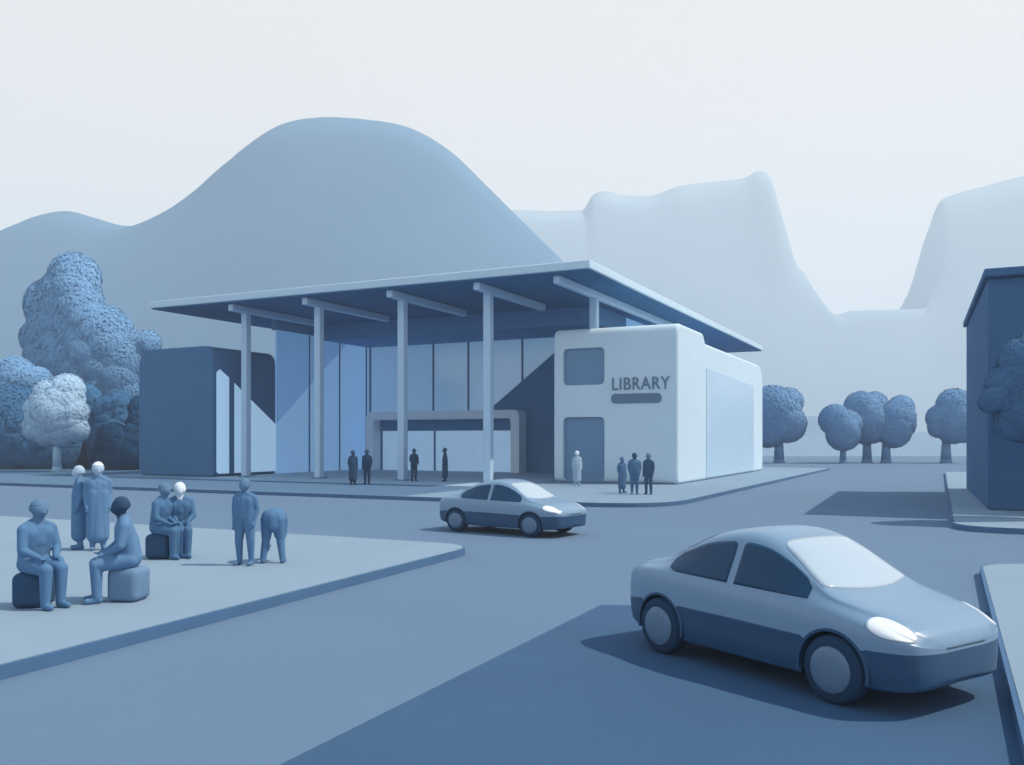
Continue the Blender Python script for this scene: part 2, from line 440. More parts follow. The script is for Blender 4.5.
part('glass_panel', uwall([(va, KZ+0.12), (va, 6.25), (vb, 5.95), (vb, KZ+0.12)], UR-0.05, UR+0.03), M['glass_r'], wing)
# rounded nameplate and letters
pa, pb = ratio_u(611.5, VF), ratio_u(661.5, VF); zc = zat(636, 398.3, VF)
part('sign_bar', vwall([(pa, zc-0.24), (pa, zc+0.24), (pb, zc+0.24), (pb, zc-0.24)], VF-0.05, VF-0.003, 0.235, 8), M['letter'])
tc = bpy.data.curves.new('lettering', 'FONT'); tc.body = 'LIBRARY'; tc.size = 1.0; tc.extrude = 0.03; tc.space_character = 1.08
to = bpy.data.objects.new('lettering', tc); COL.objects.link(to)
bpy.context.view_layer.update()
me = bpy.data.meshes.new_from_object(to.evaluated_get(bpy.context.evaluated_depsgraph_get()))
bpy.data.objects.remove(to); bpy.data.curves.remove(tc)
xs = [v.co.x for v in me.vertices]; ys = [v.co.y for v in me.vertices]
ua, ub = ratio_u(612.5, VF), ratio_u(670, VF); za, zb = zat(641, 389.3, VF), zat(641, 377, VF)
sx = (ub-ua)/(max(xs)-min(xs)); sy = (zb-za)/(max(ys)-min(ys))
x0, y0 = min(xs), min(ys)
for v in me.vertices:
    x, y, z = v.co
    v.co = (lx(ua+(x-x0)*sx), ly(VF-0.035+z*0.9*-1), lz(za+(y-y0)*sy))
lo = link('sign_lettering', me, M['letter'], lib)

# ---------------------------------------------------------------- building on the right
fl = ground(988, 510, KZ)
wd = Vector((0.417, 0.909, 0)).normalized(); ang = math.atan2(-wd.x, wd.y)
rb = thing('street_building', fl, ang, 'dark plain flat-roofed building at the right edge of the street', 'building')
bm = bmesh.new(); box(bm, 0, 22, 0, 13.2, 0, 7.25, bev=0.06)
part('wall', bm, M['street'], rb)
bm = bmesh.new(); box(bm, -0.12, 22.3, -0.25, 13.45, 7.253, 7.52, bev=0.05)
part('roof', bm, M['street'], rb)

# ---------------------------------------------------------------- trees
def leafmat(name, rgb): return mat(name, rgb, 0.9, 0.1, 0.07, 0.9)
LF = dict(mid=leafmat('mid foliage', (0.16, 0.33, 0.55)), pale=leafmat('pale foliage', (0.36, 0.54, 0.72)),
          dark=leafmat('dark foliage', (0.045, 0.145, 0.29)), deep=leafmat('deep foliage', (0.010, 0.055, 0.135)),
          far=leafmat('far foliage', (0.13, 0.275, 0.48)),
          dusk=leafmat('dusky foliage', (0.06, 0.15, 0.29)))
bark = {k: mat(k+' bark', tuple(c*0.9 for c in LF[k].node_tree.nodes['Vector Math'].inputs[0].default_value), 0.95, 0.1, 0.1, 6) for k in LF}
def tube(bm, p0, r0, p1, r1, n=10):
    p0, p1 = Vector(p0), Vector(p1); d = (p1-p0).normalized()
    a = d.orthogonal().normalized(); b = d.cross(a)
    ra = [bm.verts.new(p0 + (a*math.cos(t)+b*math.sin(t))*r0) for t in [2*math.pi*k/n for k in range(n)]]
    rb_ = [bm.verts.new(p1 + (a*math.cos(t)+b*math.sin(t))*r1) for t in [2*math.pi*k/n for k in range(n)]]
    for k in range(n): bm.faces.new((ra[k], ra[(k+1) % n], rb_[(k+1) % n], rb_[k]))
    bm.faces.new(ra); bm.faces.new(rb_)
def crown_mesh(lobes, leaf, dens, rng):
    """lobes (x, y, z, r): rough leafy masses with leaf-sized faces spread over and just beyond them"""
    bm = bmesh.new(); nrm = []
    for (x, y, z, r) in lobes:
        c = Vector((x, y, z))
        g = bmesh.ops.create_icosphere(bm, subdivisions=4, radius=1.0)
        for v in g['verts']:
            n = v.co.normalized(); nrm.append((c+n*r, n))
            k = 1 + 0.05*noise.noise(n*2.2+c) + 0.03*noise.noise(n*7+c)
            v.co = c + n*r*0.965*k
        for f in {f for v in g['verts'] for f in v.link_faces}: f.smooth = True
    for (x, y, z, r) in lobes:
        c = Vector((x, y, z))
        cnt = int(dens*r*r*1.6)
        for _ in range(cnt):
            n = Vector((rng.gauss(0, 1), rng.gauss(0, 1), rng.gauss(0, 1))).normalized()
            p = c + n*r*rng.uniform(0.965, 1.01)
            if any((p-Vector(l[:3])).length < l[3]*0.94 for l in lobes): continue
            t = n.orthogonal().normalized(); t.rotate(Matrix.Rotation(rng.uniform(0, 6.28), 3, n))
            nn = (n + Vector((rng.uniform(-.2, .2), rng.uniform(-.2, .2), rng.uniform(-.15, .25)))).normalized()
            t = (t - nn*t.dot(nn)).normalized(); b = nn.cross(t); s = leaf*rng.uniform(0.6, 1.2)
            vs = [bm.verts.new(p+q) for q in (t*s, b*s*0.62, -t*s, -b*s*0.62)]
            f = bm.faces.new(vs); f.smooth = True
            nrm += [(p, (n*0.72+nn*0.28).normalized())]*4
    mid = sum((Vector(l[:3])*l[3] for l in lobes), Vector())/sum(l[3] for l in lobes)
    return bm, [(n*0.55+(p-mid).normalized()*0.45).normalized() for p, n in nrm]
def tree(name, px, Y, lobes, kind, label, cat='tree', trunk=None, leaf=0.13, dens=420, zb=0.0, group=None, seed=1):
    """lobes given as (dx px, y px, radius px, depth offset m) seen at distance Y, turned into metres"""
    rng = random.Random(seed); s = Y/F
    base = Vector(((px-CX)*s, Y, zb))
    t = thing(name, base, 0, label, cat, group)
    ls = [((dx-px)*s, dy, H+(HY-py)*s-zb, r*s) for (dx, py, r, dy) in lobes]
    fill = []                                            # smaller masses that close the gaps between neighbouring ones
    for i in range(len(ls)):
        for j in range(i):
            A, B = Vector(ls[i][:3]), Vector(ls[j][:3]); ra, rb_ = ls[i][3], ls[j][3]; dd = (A-B).length
            if 0.35*(ra+rb_) < dd < 0.95*(ra+rb_):
                m_ = (A*rb_+B*ra)/(ra+rb_); q = 0.80*min(ra, rb_)
                for sgn in (-1, 1): fill.append((m_.x, m_.y+sgn*0.30*min(ra, rb_), m_.z, q))
    bm, nl = crown_mesh(ls+fill, leaf, dens, rng)
    me = bpy.data.meshes.new('crown'); bm.to_mesh(me); bm.free()
    me.normals_split_custom_set_from_vertices(nl)
    link('crown' if trunk else 'foliage', me, LF[kind], t)
    bm = bmesh.new()
    if trunk:
        r0, topz = trunk
        zt = H+(HY-topz)*s-zb
        tube(bm, (0, 0, -0.05), r0*1.25, (0, 0, 0.35), r0); tube(bm, (0, 0, 0.35), r0, (0, 0, zt), r0*0.8)
        for l in ls: tube(bm, (0, 0, zt*0.97), r0*0.62, (l[0]*0.7, l[1]*0.7, zt+(l[2]-zt)*0.7), r0*0.25, 7)
        obj('trunk', bm, bark[kind], t, smooth=True)
    else:
        for l in ls[:6]: tube(bm, (l[0]*0.4, l[1]*0.3, -0.05), 0.12, (l[0], l[1], max(0.3, l[2])), 0.05, 7)
        obj('stem', bm, bark[kind], t, smooth=True)
    return t
GF = 'trees at the far end of the street'
tree('broadleaf_tree', 779, 87, [(772, 410, 25, 0), (790, 402, 15, 0.5), (786, 424, 19, -0.4), (768, 428, 20, 0), (776, 396, 11, 0), (758, 412, 18, 0.3), (795, 428, 10, 0)], 'far',
     'round blue-grey tree half hidden behind the end of the library', 'tree', (0.5, 440), leaf=0.18, dens=420, group=GF, seed=3)
tree('broadleaf_tree', 843, 86, [(835, 420, 16, 0), (842, 434, 17, -0.3), (848, 424, 15, 0.3), (831, 418, 11, 0)], 'far',
     'low left tree of the far clump of three, its crown joining the tallest', 'tree', (0.32, 447), leaf=0.18, dens=420, group=GF, seed=4)
tree('broadleaf_tree', 867, 88, [(861, 408, 17, 0), (876, 405, 14, 0.4), (868, 424, 20, -0.4), (858, 424, 15, 0), (874, 420, 16, 0), (866, 432, 13, 0)], 'far',
     'tallest middle tree of the far clump of three', 'tree', (0.46, 442), leaf=0.18, dens=420, group=GF, seed=5)
tree('broadleaf_tree', 886, 87, [(897, 418, 18, 0), (893, 432, 16, -0.3), (903, 424, 14, 0.3), (885, 428, 14, 0), (901, 408, 13, 0)], 'far',
     'right tree of the far clump of three, broad crown leaning right', 'tree', (0.46, 444), leaf=0.18, dens=420, group=GF, seed=6)
tree('broadleaf_tree', 946, 87, [(954, 405, 17, 0), (942, 418, 14, 0.3), (952, 426, 18, -0.3), (938, 428, 10, 0), (966, 412, 16, 0), (964, 428, 15, 0)], 'far',
     'far tree partly behind the dark flat-roofed building at the right', 'tree', (0.5, 444), leaf=0.18, dens=420, group=GF, seed=8)
# left edge
tree('broadleaf_tree', 85, 76, [(75, 277, 25, 0), (52, 305, 29, 0.5), (82, 306, 25, -0.5), (103, 334, 30, 0), (60, 345, 33, 0.8), (40, 338, 19, 0), (148, 343, 13, 0), (118, 362, 32, 0.5), (80, 385, 36, 0), (46, 382, 28, 0), (120, 400, 30, 0), (128, 340, 12, 0.5)], 'mid',
     'largest tall billowing tree behind the left end of the library', 'tree', (0.55, 420), leaf=0.18, dens=420, zb=0.1, seed=11)
tree('broadleaf_tree', -4, 70, [(15, 376, 20, 0), (-8, 385, 22, 0), (8, 400, 26, 0.3), (-20, 405, 26, 0), (36, 382, 16, 0.2)], 'mid',
     'mid blue tree cut by the left edge of the picture, behind the dark hedge', 'tree', (0.4, 430), leaf=0.17, dens=420, zb=0.1, seed=12)
tree('bush', 14, 66, [(14, 412, 29, 0), (-8, 425, 30, 0), (34, 432, 28, 0.2), (10, 448, 30, 0), (42, 455, 22, 0), (58, 450, 26, 0.4), (-24, 450, 26, 0)], 'dark',
     'big rounded dark bush at the left edge behind the small pale tree', 'bush', None, leaf=0.16, dens=460, zb=0.1, seed=13)
tree('bush', 84, 68, [(87, 396, 13, 0), (80, 420, 20, 0), (76, 445, 24, 0.4), (98, 440, 22, 0), (84, 460, 18, 0)], 'dark',
     'narrow dark bush just right of the small pale tree', 'bush', None, leaf=0.16, dens=460, zb=0.1, seed=14)
tree('bush', 113, 67, [(120, 402, 12, 0), (106, 409, 13, 0), (118, 418, 14, 0.3), (112, 436, 20, 0), (108, 455, 20, 0)], 'dark',
     'round-topped bush behind the darkest bush, beside the side block', 'bush', None, leaf=0.16, dens=460, zb=0.1, seed=15)
tree('bush', 118, 63.5, [(113, 438, 16, 0), (108, 456, 16, 0), (130, 440, 14, 0.2), (128, 456, 17, 0), (138, 408, 14, 0.8), (136, 424, 13, 0.6), (118, 462, 15, -0.3)], 'deep',
     'darkest low bush against the left side block of the library', 'bush', None, leaf=0.16, dens=480, zb=0.12, seed=16)
tree('young_tree', 57, 60, [(47, 393, 13, 0), (66, 390, 17, 0.2), (37, 409, 13, 0), (72, 412, 16, 0), (54, 412, 20, -0.3), (38, 427, 15, 0), (60, 430, 18, 0.2), (76, 430, 13, 0), (47, 434, 13, 0)], 'pale',
     'small pale rounded tree standing alone before the dark hedge', 'tree', (0.3, 442), leaf=0.13, dens=700, zb=KZ, seed=17)
tree('broadleaf_tree', 1038, 24.5, [(992, 401, 13, 0), (1012, 385, 22, 0.2), (1024, 360, 24, 0), (1030, 410, 34, 0), (1050, 380, 40, 0), (1040, 345, 20, 0), (1060, 420, 34, 0), (1012, 425, 16, 0)], 'dusk',
     'round tree cut by the right edge, in front of the dark flat-roofed building', 'tree', (0.2, 440), leaf=0.07, dens=2200, zb=KZ, seed=18)

# ---------------------------------------------------------------- cars
def catmull(vals, t):
    n = len(vals); i = min(int(t), n-2); f = t-i
    p0 = vals[max(i-1, 0)]; p1 = vals[i]; p2 = vals[i+1]; p3 = vals[min(i+2, n-1)]
    return 0.5*((2*p1) + (p2-p0)*f + (2*p0-5*p1+4*p2-p3)*f*f + (3*p1-p0-3*p2+p3)*f**3)
#        x     w     zbot  line  belt  ztop  wroof
ST = [(-1.77, 0.50, 0.40, 0.50, 0.66, 0.70, 0.40),
      (-1.75, 0.60, 0.34, 0.50, 0.74, 0.80, 0.48),
      (-1.66, 0.70, 0.27, 0.53, 0.83, 0.915, 0.55),
      (-1.45, 0.765, 0.22, 0.56, 0.88, 0.975, 0.58),
      (-1.18, 0.79, 0.20, 0.57, 0.89, 1.03, 0.57),
      (-0.90, 0.80, 0.19, 0.57, 0.885, 1.18, 0.55),
      (-0.55, 0.805, 0.19, 0.57, 0.88, 1.345, 0.54),
      (-0.15, 0.81, 0.19, 0.57, 0.87, 1.42, 0.54),
      (0.20, 0.81, 0.19, 0.565, 0.86, 1.395, 0.54),
      (0.50, 0.81, 0.19, 0.56, 0.845, 1.27, 0.56),
      (0.78, 0.805, 0.19, 0.555, 0.83, 1.09, 0.60),
      (1.00, 0.80, 0.19, 0.55, 0.81, 0.955, 0.64),
      (1.25, 0.790, 0.19, 0.545, 0.775, 0.890, 0.62),
      (1.48, 0.775, 0.20, 0.545, 0.735, 0.840, 0.58),
      (1.64, 0.745, 0.21, 0.55, 0.695, 0.785, 0.55),
      (1.74, 0.690, 0.225, 0.55, 0.655, 0.735, 0.51),
      (1.80, 0.610, 0.245, 0.55, 0.62, 0.690, 0.45),
      (1.835, 0.480, 0.27, 0.545, 0.59, 0.640, 0.34),
      (1.85, 0.300, 0.30, 0.54, 0.56, 0.595, 0.21)]
def station(x):
    xs = [s[0] for s in ST]
    for i in range(len(xs)-1):
        if x <= xs[i+1]: break
    lo, hi = i, i+1
    t = lo + (x-xs[lo])/(xs[hi]-xs[lo])
    return [catmull([s[k] for s in ST], t) for k in range(1, 7)]
def section(x):
    w, zb, zl, zs, zt, wr = station(x)
    k = zt-zs
    return [(0, zb), (0.84*w, zb), (0.965*w, zb+0.07), (0.995*w, zl-0.06), (w, zl), (0.995*w, (zl+zs)/2+0.03), (0.955*w, zs), (wr+(0.955*w-wr)*0.42, zs+k*0.52), (wr*1.0, zt-0.13*k-0.005), (wr*0.66, zt-0.02*k-0.002), (0, zt)]
def fine(x, sub=5):
    s = section(x); n = len(s); out = []
    for i in range(n-1):
        for k in range(sub):
            t = i+k/sub
            out.append((catmull([p[0] for p in s], t), catmull([p[1] for p in s], t)))
    out.append(s[-1])
    return out
SUB = 5
def zy_side(x, z):
    s = fine(x)[6*SUB-2:]
    for a, b in zip(s, s[1:]):
        if a[1] <= z <= b[1]: return a[0]+(b[0]-a[0])*(z-a[1])/max(1e-6, b[1]-a[1])
    return s[0][0] if z < s[0][1] else s[-3][0]
def z_top(x, y):
    s = fine(x)[6*SUB:]; y = abs(y)
    for a, b in zip(s, s[1:]):
        if b[0] <= y <= a[0]: return a[1]+(b[1]-a[1])*(a[0]-y)/max(1e-6, a[0]-b[0])
    return s[0][1]
XW, RA, ZW, RW = 1.09, 0.345, 0.305, 0.305
def car_shells():
    xs = []
    nx = 190
    for i in range(nx+1):
        t = i/nx; t = 0.5-0.5*math.cos(math.pi*t)*1.0 if False else t
        xs.append(ST[0][0] + (ST[-1][0]-ST[0][0])*(0.5*(1-math.cos(math.pi*t))*0.45+0.55*t))
    secs = [fine(x) for x in xs]
    n = len(secs[0]); cutrow = 4*SUB
    def build(r0, r1, caps):
        bm = bmesh.new(); loops = []
        for x, s in zip(xs, secs):
            row = [bm.verts.new((x, -p[0], p[1])) for p in s[r0:r1+1]]
            rowm = [bm.verts.new((x, p[0], p[1])) for p in s[r0:r1+1]]
            loops.append((row, rowm))
        for a, b in zip(loops, loops[1:]):
            for side in (0, 1):
                for k in range(r1-r0):
                    q = (a[side][k], a[side][k+1], b[side][k+1], b[side][k])
                    bm.faces.new(q if side == 0 else q[::-1])
        for e in (0, -1):
            ra, rm = loops[e]
            for k in range(r1-r0):
                bm.faces.new((ra[k], rm[k], rm[k+1], ra[k+1]))
        bmesh.ops.remove_doubles(bm, verts=bm.verts[:], dist=0.0004)
        kill = []
        for f in bm.faces:
            c = f.calc_center_median()
            for s in (-1, 1):
                if abs(c.y) > 0.42 and (c.x-s*XW)**2+(c.z-ZW)**2 < RA*RA: kill.append(f)
        bmesh.ops.delete(bm, geom=list(set(kill)), context='FACES')
        for v in bm.verts:
            if v.is_boundary and abs(v.co.y) > 0.45:
                for s in (-1, 1):
                    d_ = Vector((v.co.x-s*XW, v.co.z-ZW))
                    if abs(d_.length-RA) < 0.05:
                        if v.co.z > 0.24 and not (r0 == cutrow and abs(v.co.z-0.56) < 0.012 and False):
                            d_ = d_.normalized()*RA; v.co.x = s*XW+d_.x; v.co.z = ZW+d_.y
        return bm
    return build(cutrow, n-1, True), build(0, cutrow, True)
def patch(fn, nu, nv, th=0.012):
    """small solid sheet from a function (a, b in 0..1) -> point, pushed out along its normal"""
    bm = bmesh.new()
    g = [[Vector(fn(i/nu, j/nv)) for j in range(nv+1)] for i in range(nu+1)]
    def nrm(i, j):
        a = g[min(i+1, nu)][j]-g[max(i-1, 0)][j]; b = g[i][min(j+1, nv)]-g[i][max(j-1, 0)]
        n = a.cross(b); return n.normalized() if n.length > 1e-9 else Vector((0, 0, 1))
    return bm, g, nrm
def patch_mesh(fn, nu, nv, outward, off=0.006):
    bm, g, nrm = patch(fn, nu, nv)
    lay = []
    for o_ in (off, -0.02):
        lay.append([[bm.verts.new(g[i][j] + (nrm(i, j) if nrm(i, j).dot(outward) > 0 else -nrm(i, j))*o_) for j in range(nv+1)] for i in range(nu+1)])
    for l in lay:
        for i in range(nu):
            for j in range(nv):
                bm.faces.new((l[i][j], l[i+1][j], l[i+1][j+1], l[i][j+1]))
    ed = [(i, 0) for i in range(nu+1)] + [(nu, j) for j in range(1, nv+1)] + [(i, nv) for i in range(nu-1, -1, -1)] + [(0, j) for j in range(nv-1, 0, -1)]
    for k in range(len(ed)):
        a, b = ed[k], ed[(k+1) % len(ed)]
        bm.faces.new((lay[0][a[0]][a[1]], lay[0][b[0]][b[1]], lay[1][b[0]][b[1]], lay[1][a[0]][a[1]]))
    bmesh.ops.remove_doubles(bm, verts=bm.verts[:], dist=0.0008)
    return bm
def side_window(x0, x1, sgn, kind):
    lo = 0.905
    def fn(a, b):
        x = x0+(x1-x0)*a
        zt = station(x)[4]; zs = station(x)[3]
        top = zs+(zt-zs)*0.80-0.015
        bot = lo - 0.02*(x+0.5)
        if kind == 'front':
            k = max(0, (a-0.90)/0.10); top = top-(top-bot)*0.35*k*k
            k = max(0, 0.06-a)/0.06; top -= 0.03*k*k
        else:
            k = max(0, 0.16-a)/0.16; top = top-(top-bot)*0.30*k*k; bot = bot+0.035*k*k
            k = max(0, a-0.94)/0.06; top -= 0.03*k*k
        top = max(top, bot+0.02)
        z = bot+(top-bot)*b
        return (x, sgn*zy_side(x, z), z)
    return patch_mesh(fn, 26, 12, Vector((0, sgn, 0.3)))
def screen(xa, xb, ya, yb, out):
    def fn(a, b):
        x = xa+(xb-xa)*a; hw = ya+(yb-ya)*a
        e = min(a, 1-a); hw *= 1-0.10*max(0, 1-e/0.10)**2
        y = (b*2-1)*hw
        xx = x + (0.10 if out.x > 0 else -0.06)*(1-(b*2-1)**2)*(a if out.x > 0 else a)*1.0
        return (xx, y, z_top(xx, y))
    return patch_mesh(fn, 16, 22, out, 0.007)
def lathe(prof, n=40):
    bm = bmesh.new(); rings = []
    for (r, y) in prof:
        rings.append([bm.verts.new((r*math.cos(2*math.pi*k/n), y, r*math.sin(2*math.pi*k/n))) for k in range(n)])
    for a, b in zip(rings, rings[1:]):
        for k in range(n): bm.faces.new((a[k], a[(k+1) % n], b[(k+1) % n], b[k]))
    bm.faces.new(rings[0]); bm.faces.new(rings[-1])
    return bm
def make_car(label):
    t = thing('saloon_car', (0, 0, 0), 0, label, 'car', 'saloon cars on the road')
    up, lo = car_shells()
    obj('body', up, M['paint'], t, smooth=True)
    lb = obj('lower_body', lo, M['paint_shade'], t, smooth=True)  # lower half carries its shade in the colour
    for s in (-1, 1):
        obj('side_window', side_window(-1.00, -0.15, s, 'rear'), M['cglass'], t, smooth=True)
        obj('side_window', side_window(-0.06, 0.80, s, 'front'), M['cglass'], t, smooth=True)
    obj('windscreen', screen(0.33, 0.92, 0.50, 0.64, Vector((0.6, 0, 1))), M['cshield'], t, smooth=True)
    obj('rear_window', screen(-0.62, -1.14, 0.46, 0.52, Vector((-0.6, 0, 1))), M['cglass'], t, smooth=True)
    for s in (-1, 1):
        def lampfn(a, b, s=s):
            th = 2*math.pi*b; x = 1.595 + 0.17*a*math.cos(th)*(1.0 if math.cos(th) > 0 else 1.15) ; tt = 6.35 + 1.25*a*math.sin(th)
            sec = section(min(x, 1.80)); return (x, s*catmull([p[0] for p in sec], tt), catmull([p[1] for p in sec], tt))
        obj('headlight', patch_mesh(lampfn, 8, 32, Vector((0.5, s*0.6, 0.6)), 0.012), M['lamp'], t, smooth=True)
    for sx in (-1, 1):
        for sy in (-1, 1):
            y0 = sy*0.70
            w0 = lathe([(0.19, -0.10), (0.27, -0.10), (0.297, -0.075), (RW, -0.04), (RW, 0.04), (0.297, 0.075), (0.27, 0.10), (0.19, 0.10)])
            wh = obj('wheel', w0, M['tyre'], t, loc=(sx*XW, y0, ZW), smooth=True)
            r0 = lathe([(0.20, 0.09), (0.207, 0.108), (0.195, 0.118), (0.12, 0.126), (0.05, 0.132), (0.012, 0.133)])
            for v in r0.verts: v.co.y *= sy
            obj('rim', r0, M['rim'], wh, smooth=True)
            wb = bmesh.new(); n = 28; ring = []
            for k in range(n+1):
                a = math.pi*(-0.06+1.12*k/n)
                row = []
                for (r, y) in ((RA+0.018, 0.805), (RA+0.012, 0.814), (RA-0.012, 0.812), (RA-0.008, 0.45)):
                    X = sx*XW+r*math.cos(a); Z = ZW+r*math.sin(a)
                    wv = 0.0
                    st = station(max(-1.76, min(1.84, X)))
                    yy = st[0]*0.996 + (y-0.805) if y > 0.5 else y
                    row.append(wb.verts.new((X, sy*yy, Z)))
                ring.append(row)
            for a_, b_ in zip(ring, ring[1:]):
                for k in range(3): wb.faces.new((a_[k], a_[k+1], b_[k+1], b_[k]))
            wb.faces.new([r_[3] for r_ in ring])
            obj('wheel_arch', wb, M['paint_shade'], lb, smooth=False)
    return t
def copy_tree(o, parent=None):
    c = o.copy(); COL.objects.link(c); c.parent = parent
    for ch in list(o.children): copy_tree(ch, c)
    return c
def set_car(c, rear, front, s=1.0):
    """stand the car with its near side wheels on two points of the road"""
    d = (front-rear); a = math.atan2(d.y, d.x)
    left = Vector((-math.sin(a), math.cos(a), 0))
    mid = (rear+front)/2 + left*0.76*s
    c.location = mid; c.rotation_euler = (0, 0, a); c.scale = (s, s, s)
car1 = make_car('larger near blue saloon car with shade-painted lower half on painted road shadow')
car2 = copy_tree(car1)
car2['label'] = 'smaller distant blue saloon car passing in front of the library canopy'
set_car(car1, ground(666, 655), ground(826, 702), 1.02)
set_car(car2, ground(455, 531.5), ground(532, 537.5), 1.0)
car2.scale = (1.05, 1.0, 0.95)

# ---------------------------------------------------------------- people and their seats
def P_mat(name, rgb): return mat(name, rgb, 0.9, 0.15, 0.06, 5, 0.1, bscale=60)
CL = dict(mid=P_mat('blue clothes', (0.085, 0.19, 0.345)), dark=P_mat('navy clothes', (0.035, 0.085, 0.165)), slate=P_mat('slate clothes', (0.065, 0.155, 0.29)),
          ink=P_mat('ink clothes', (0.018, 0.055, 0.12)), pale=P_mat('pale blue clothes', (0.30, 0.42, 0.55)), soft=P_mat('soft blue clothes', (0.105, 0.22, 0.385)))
HD = dict(mid=P_mat('blue toned head', (0.105, 0.20, 0.335)), pale=P_mat('pale head', (0.36, 0.49, 0.62)), white=P_mat('white head', (0.66, 0.75, 0.83)),
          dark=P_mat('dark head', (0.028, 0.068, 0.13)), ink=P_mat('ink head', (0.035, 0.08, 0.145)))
def sphere_pts(c, r, sq=(1, 1, 1), n=10):
    pts = []
    for i in range(n+1):
        th = math.pi*i/n
        for k in range(2*n):
            ph = math.pi*k/n
            pts.append(Vector((c[0]+r*sq[0]*math.sin(th)*math.cos(ph), c[1]+r*sq[1]*math.sin(th)*math.sin(ph), c[2]+r*sq[2]*math.cos(th))))
    return pts
def blob_mesh(caps, voxel, sm=6):
    """caps: (p0, r0, p1, r1, tag). All of them fused into one continuous skin"""
    bm = bmesh.new()
    for (p0, r0, p1, r1, tg) in caps:
        b2 = bmesh.new()
        for p in sphere_pts(p0, r0)+sphere_pts(p1, r1): b2.verts.new(p)
        bmesh.ops.remove_doubles(b2, verts=b2.verts[:], dist=1e-4)
        bmesh.ops.convex_hull(b2, input=b2.verts[:], use_existing_faces=False)
        loose = [v for v in b2.verts if not v.link_faces]
        bmesh.ops.delete(b2, geom=loose, context='VERTS')
        bmesh.ops.recalc_face_normals(b2, faces=b2.faces[:])
        tmp = bpy.data.meshes.new('t'); b2.to_mesh(tmp); b2.free(); bm.from_mesh(tmp); bpy.data.meshes.remove(tmp)
    me = bpy.data.meshes.new('body'); bm.to_mesh(me); bm.free()
    o = bpy.data.objects.new('tmp', me); COL.objects.link(o)
    md = o.modifiers.new('r', 'REMESH'); md.mode = 'VOXEL'; md.voxel_size = voxel; md.use_smooth_shade = True
    m2 = o.modifiers.new('s', 'SMOOTH'); m2.factor = 0.5; m2.iterations = sm
    bpy.context.view_layer.update()
    out = bpy.data.meshes.new_from_object(o.evaluated_get(bpy.context.evaluated_depsgraph_get()))
    bpy.data.objects.remove(o); bpy.data.meshes.remove(me)
    def dist(p, c):
        a, b = Vector(c[0]), Vector(c[2]); ab = b-a; L2 = ab.length_squared
        t = 0 if L2 < 1e-9 else max(0, min(1, (p-a).dot(ab)/L2))
        return (p-(a+ab*t)).length - (c[1]+(c[3]-c[1])*t)
    out.polygons.foreach_set('use_smooth', [True]*len(out.polygons))
    idx = []
    for f in out.polygons:
        c = min(caps, key=lambda c_: dist(f.center, c_)); idx.append(1 if c[4] else 0)
    out.polygons.foreach_set('material_index', idx)
    return out
V3 = lambda *a: Vector(a)
def head_caps(top, fwd, hgt=0.225, tilt=0.0):
    """skull, jaw, nose, ears and brow; top = crown point, fwd = unit facing direction"""
    c = top - V3(0, 0, hgt*0.47); f = fwd; sd = V3(-f.y, f.x, 0)
    r = hgt*0.36
    return [(c+f*0.012, r*1.02, c+V3(0, 0, hgt*0.10)-f*0.012, r*1.06, 1), (c+f*0.018-V3(0, 0, hgt*0.24), r*0.62, c, r*0.9, 1),
            (c+f*(r*1.0)-V3(0, 0, hgt*0.02), 0.010, c+f*(r*1.18)-V3(0, 0, hgt*0.16), 0.014, 1),
            (c+sd*r*0.98-V3(0, 0, 0.02), 0.013, c+sd*r*1.0+V3(0, 0, 0.02), 0.016, 1), (c-sd*r*0.98-V3(0, 0, 0.02), 0.013, c-sd*r*1.0+V3(0, 0, 0.02), 0.016, 1),
            (c+f*r*0.94-V3(0, 0, hgt*0.27)-sd*0.018, 0.010, c+f*r*0.94-V3(0, 0, hgt*0.27)+sd*0.018, 0.010, 1)]
def hand_caps(wr, d, sd):
    """palm, four fingers and a thumb, slightly curled"""
    d = d.normalized(); sd = (sd - d*sd.dot(d)).normalized(); k = d.cross(sd)
    o = [(wr, 0.030, wr+d*0.075, 0.036, 0)]
    for q, ln in zip((-1.5, -0.5, 0.5, 1.5), (0.066, 0.078, 0.074, 0.056)):
        b = wr+d*0.085+sd*q*0.020
        m_ = b+d*ln*0.55+k*0.008; e = m_+d*ln*0.4+k*0.02
        o += [(b, 0.0115, m_, 0.0105, 0), (m_, 0.0105, e, 0.009, 0)]
    o += [(wr+d*0.02+sd*0.025, 0.014, wr+d*0.065+sd*0.058, 0.011, 0)]
    return o
def torso(z0, z1, k, stout, x0=0.0, x1=0.0):
    """pelvis to sloping shoulders"""
    c = [(V3(x0, 0, z0), 0.135*k*stout, V3((x0+x1)/2, 0, (z0+z1)/2), 0.130*k*stout, 0)]
    for s in (-1, 1):
        c += [(V3(x0, s*0.055*k*stout, z0+0.02), 0.118*k*stout, V3(x1, s*0.085*k*stout, z1-0.10*k), 0.112*k*stout, 0),
              (V3(x1, 0, z1+0.055*k), 0.072*k, V3(x1, s*0.165*k*stout, z1-0.035*k), 0.070*k, 0)]
    c += [(V3(x1*0.7, 0, z0+(z1-z0)*0.6), 0.128*k*stout, V3(x1, 0, z1-0.06*k), 0.105*k*stout, 0)]
    return c
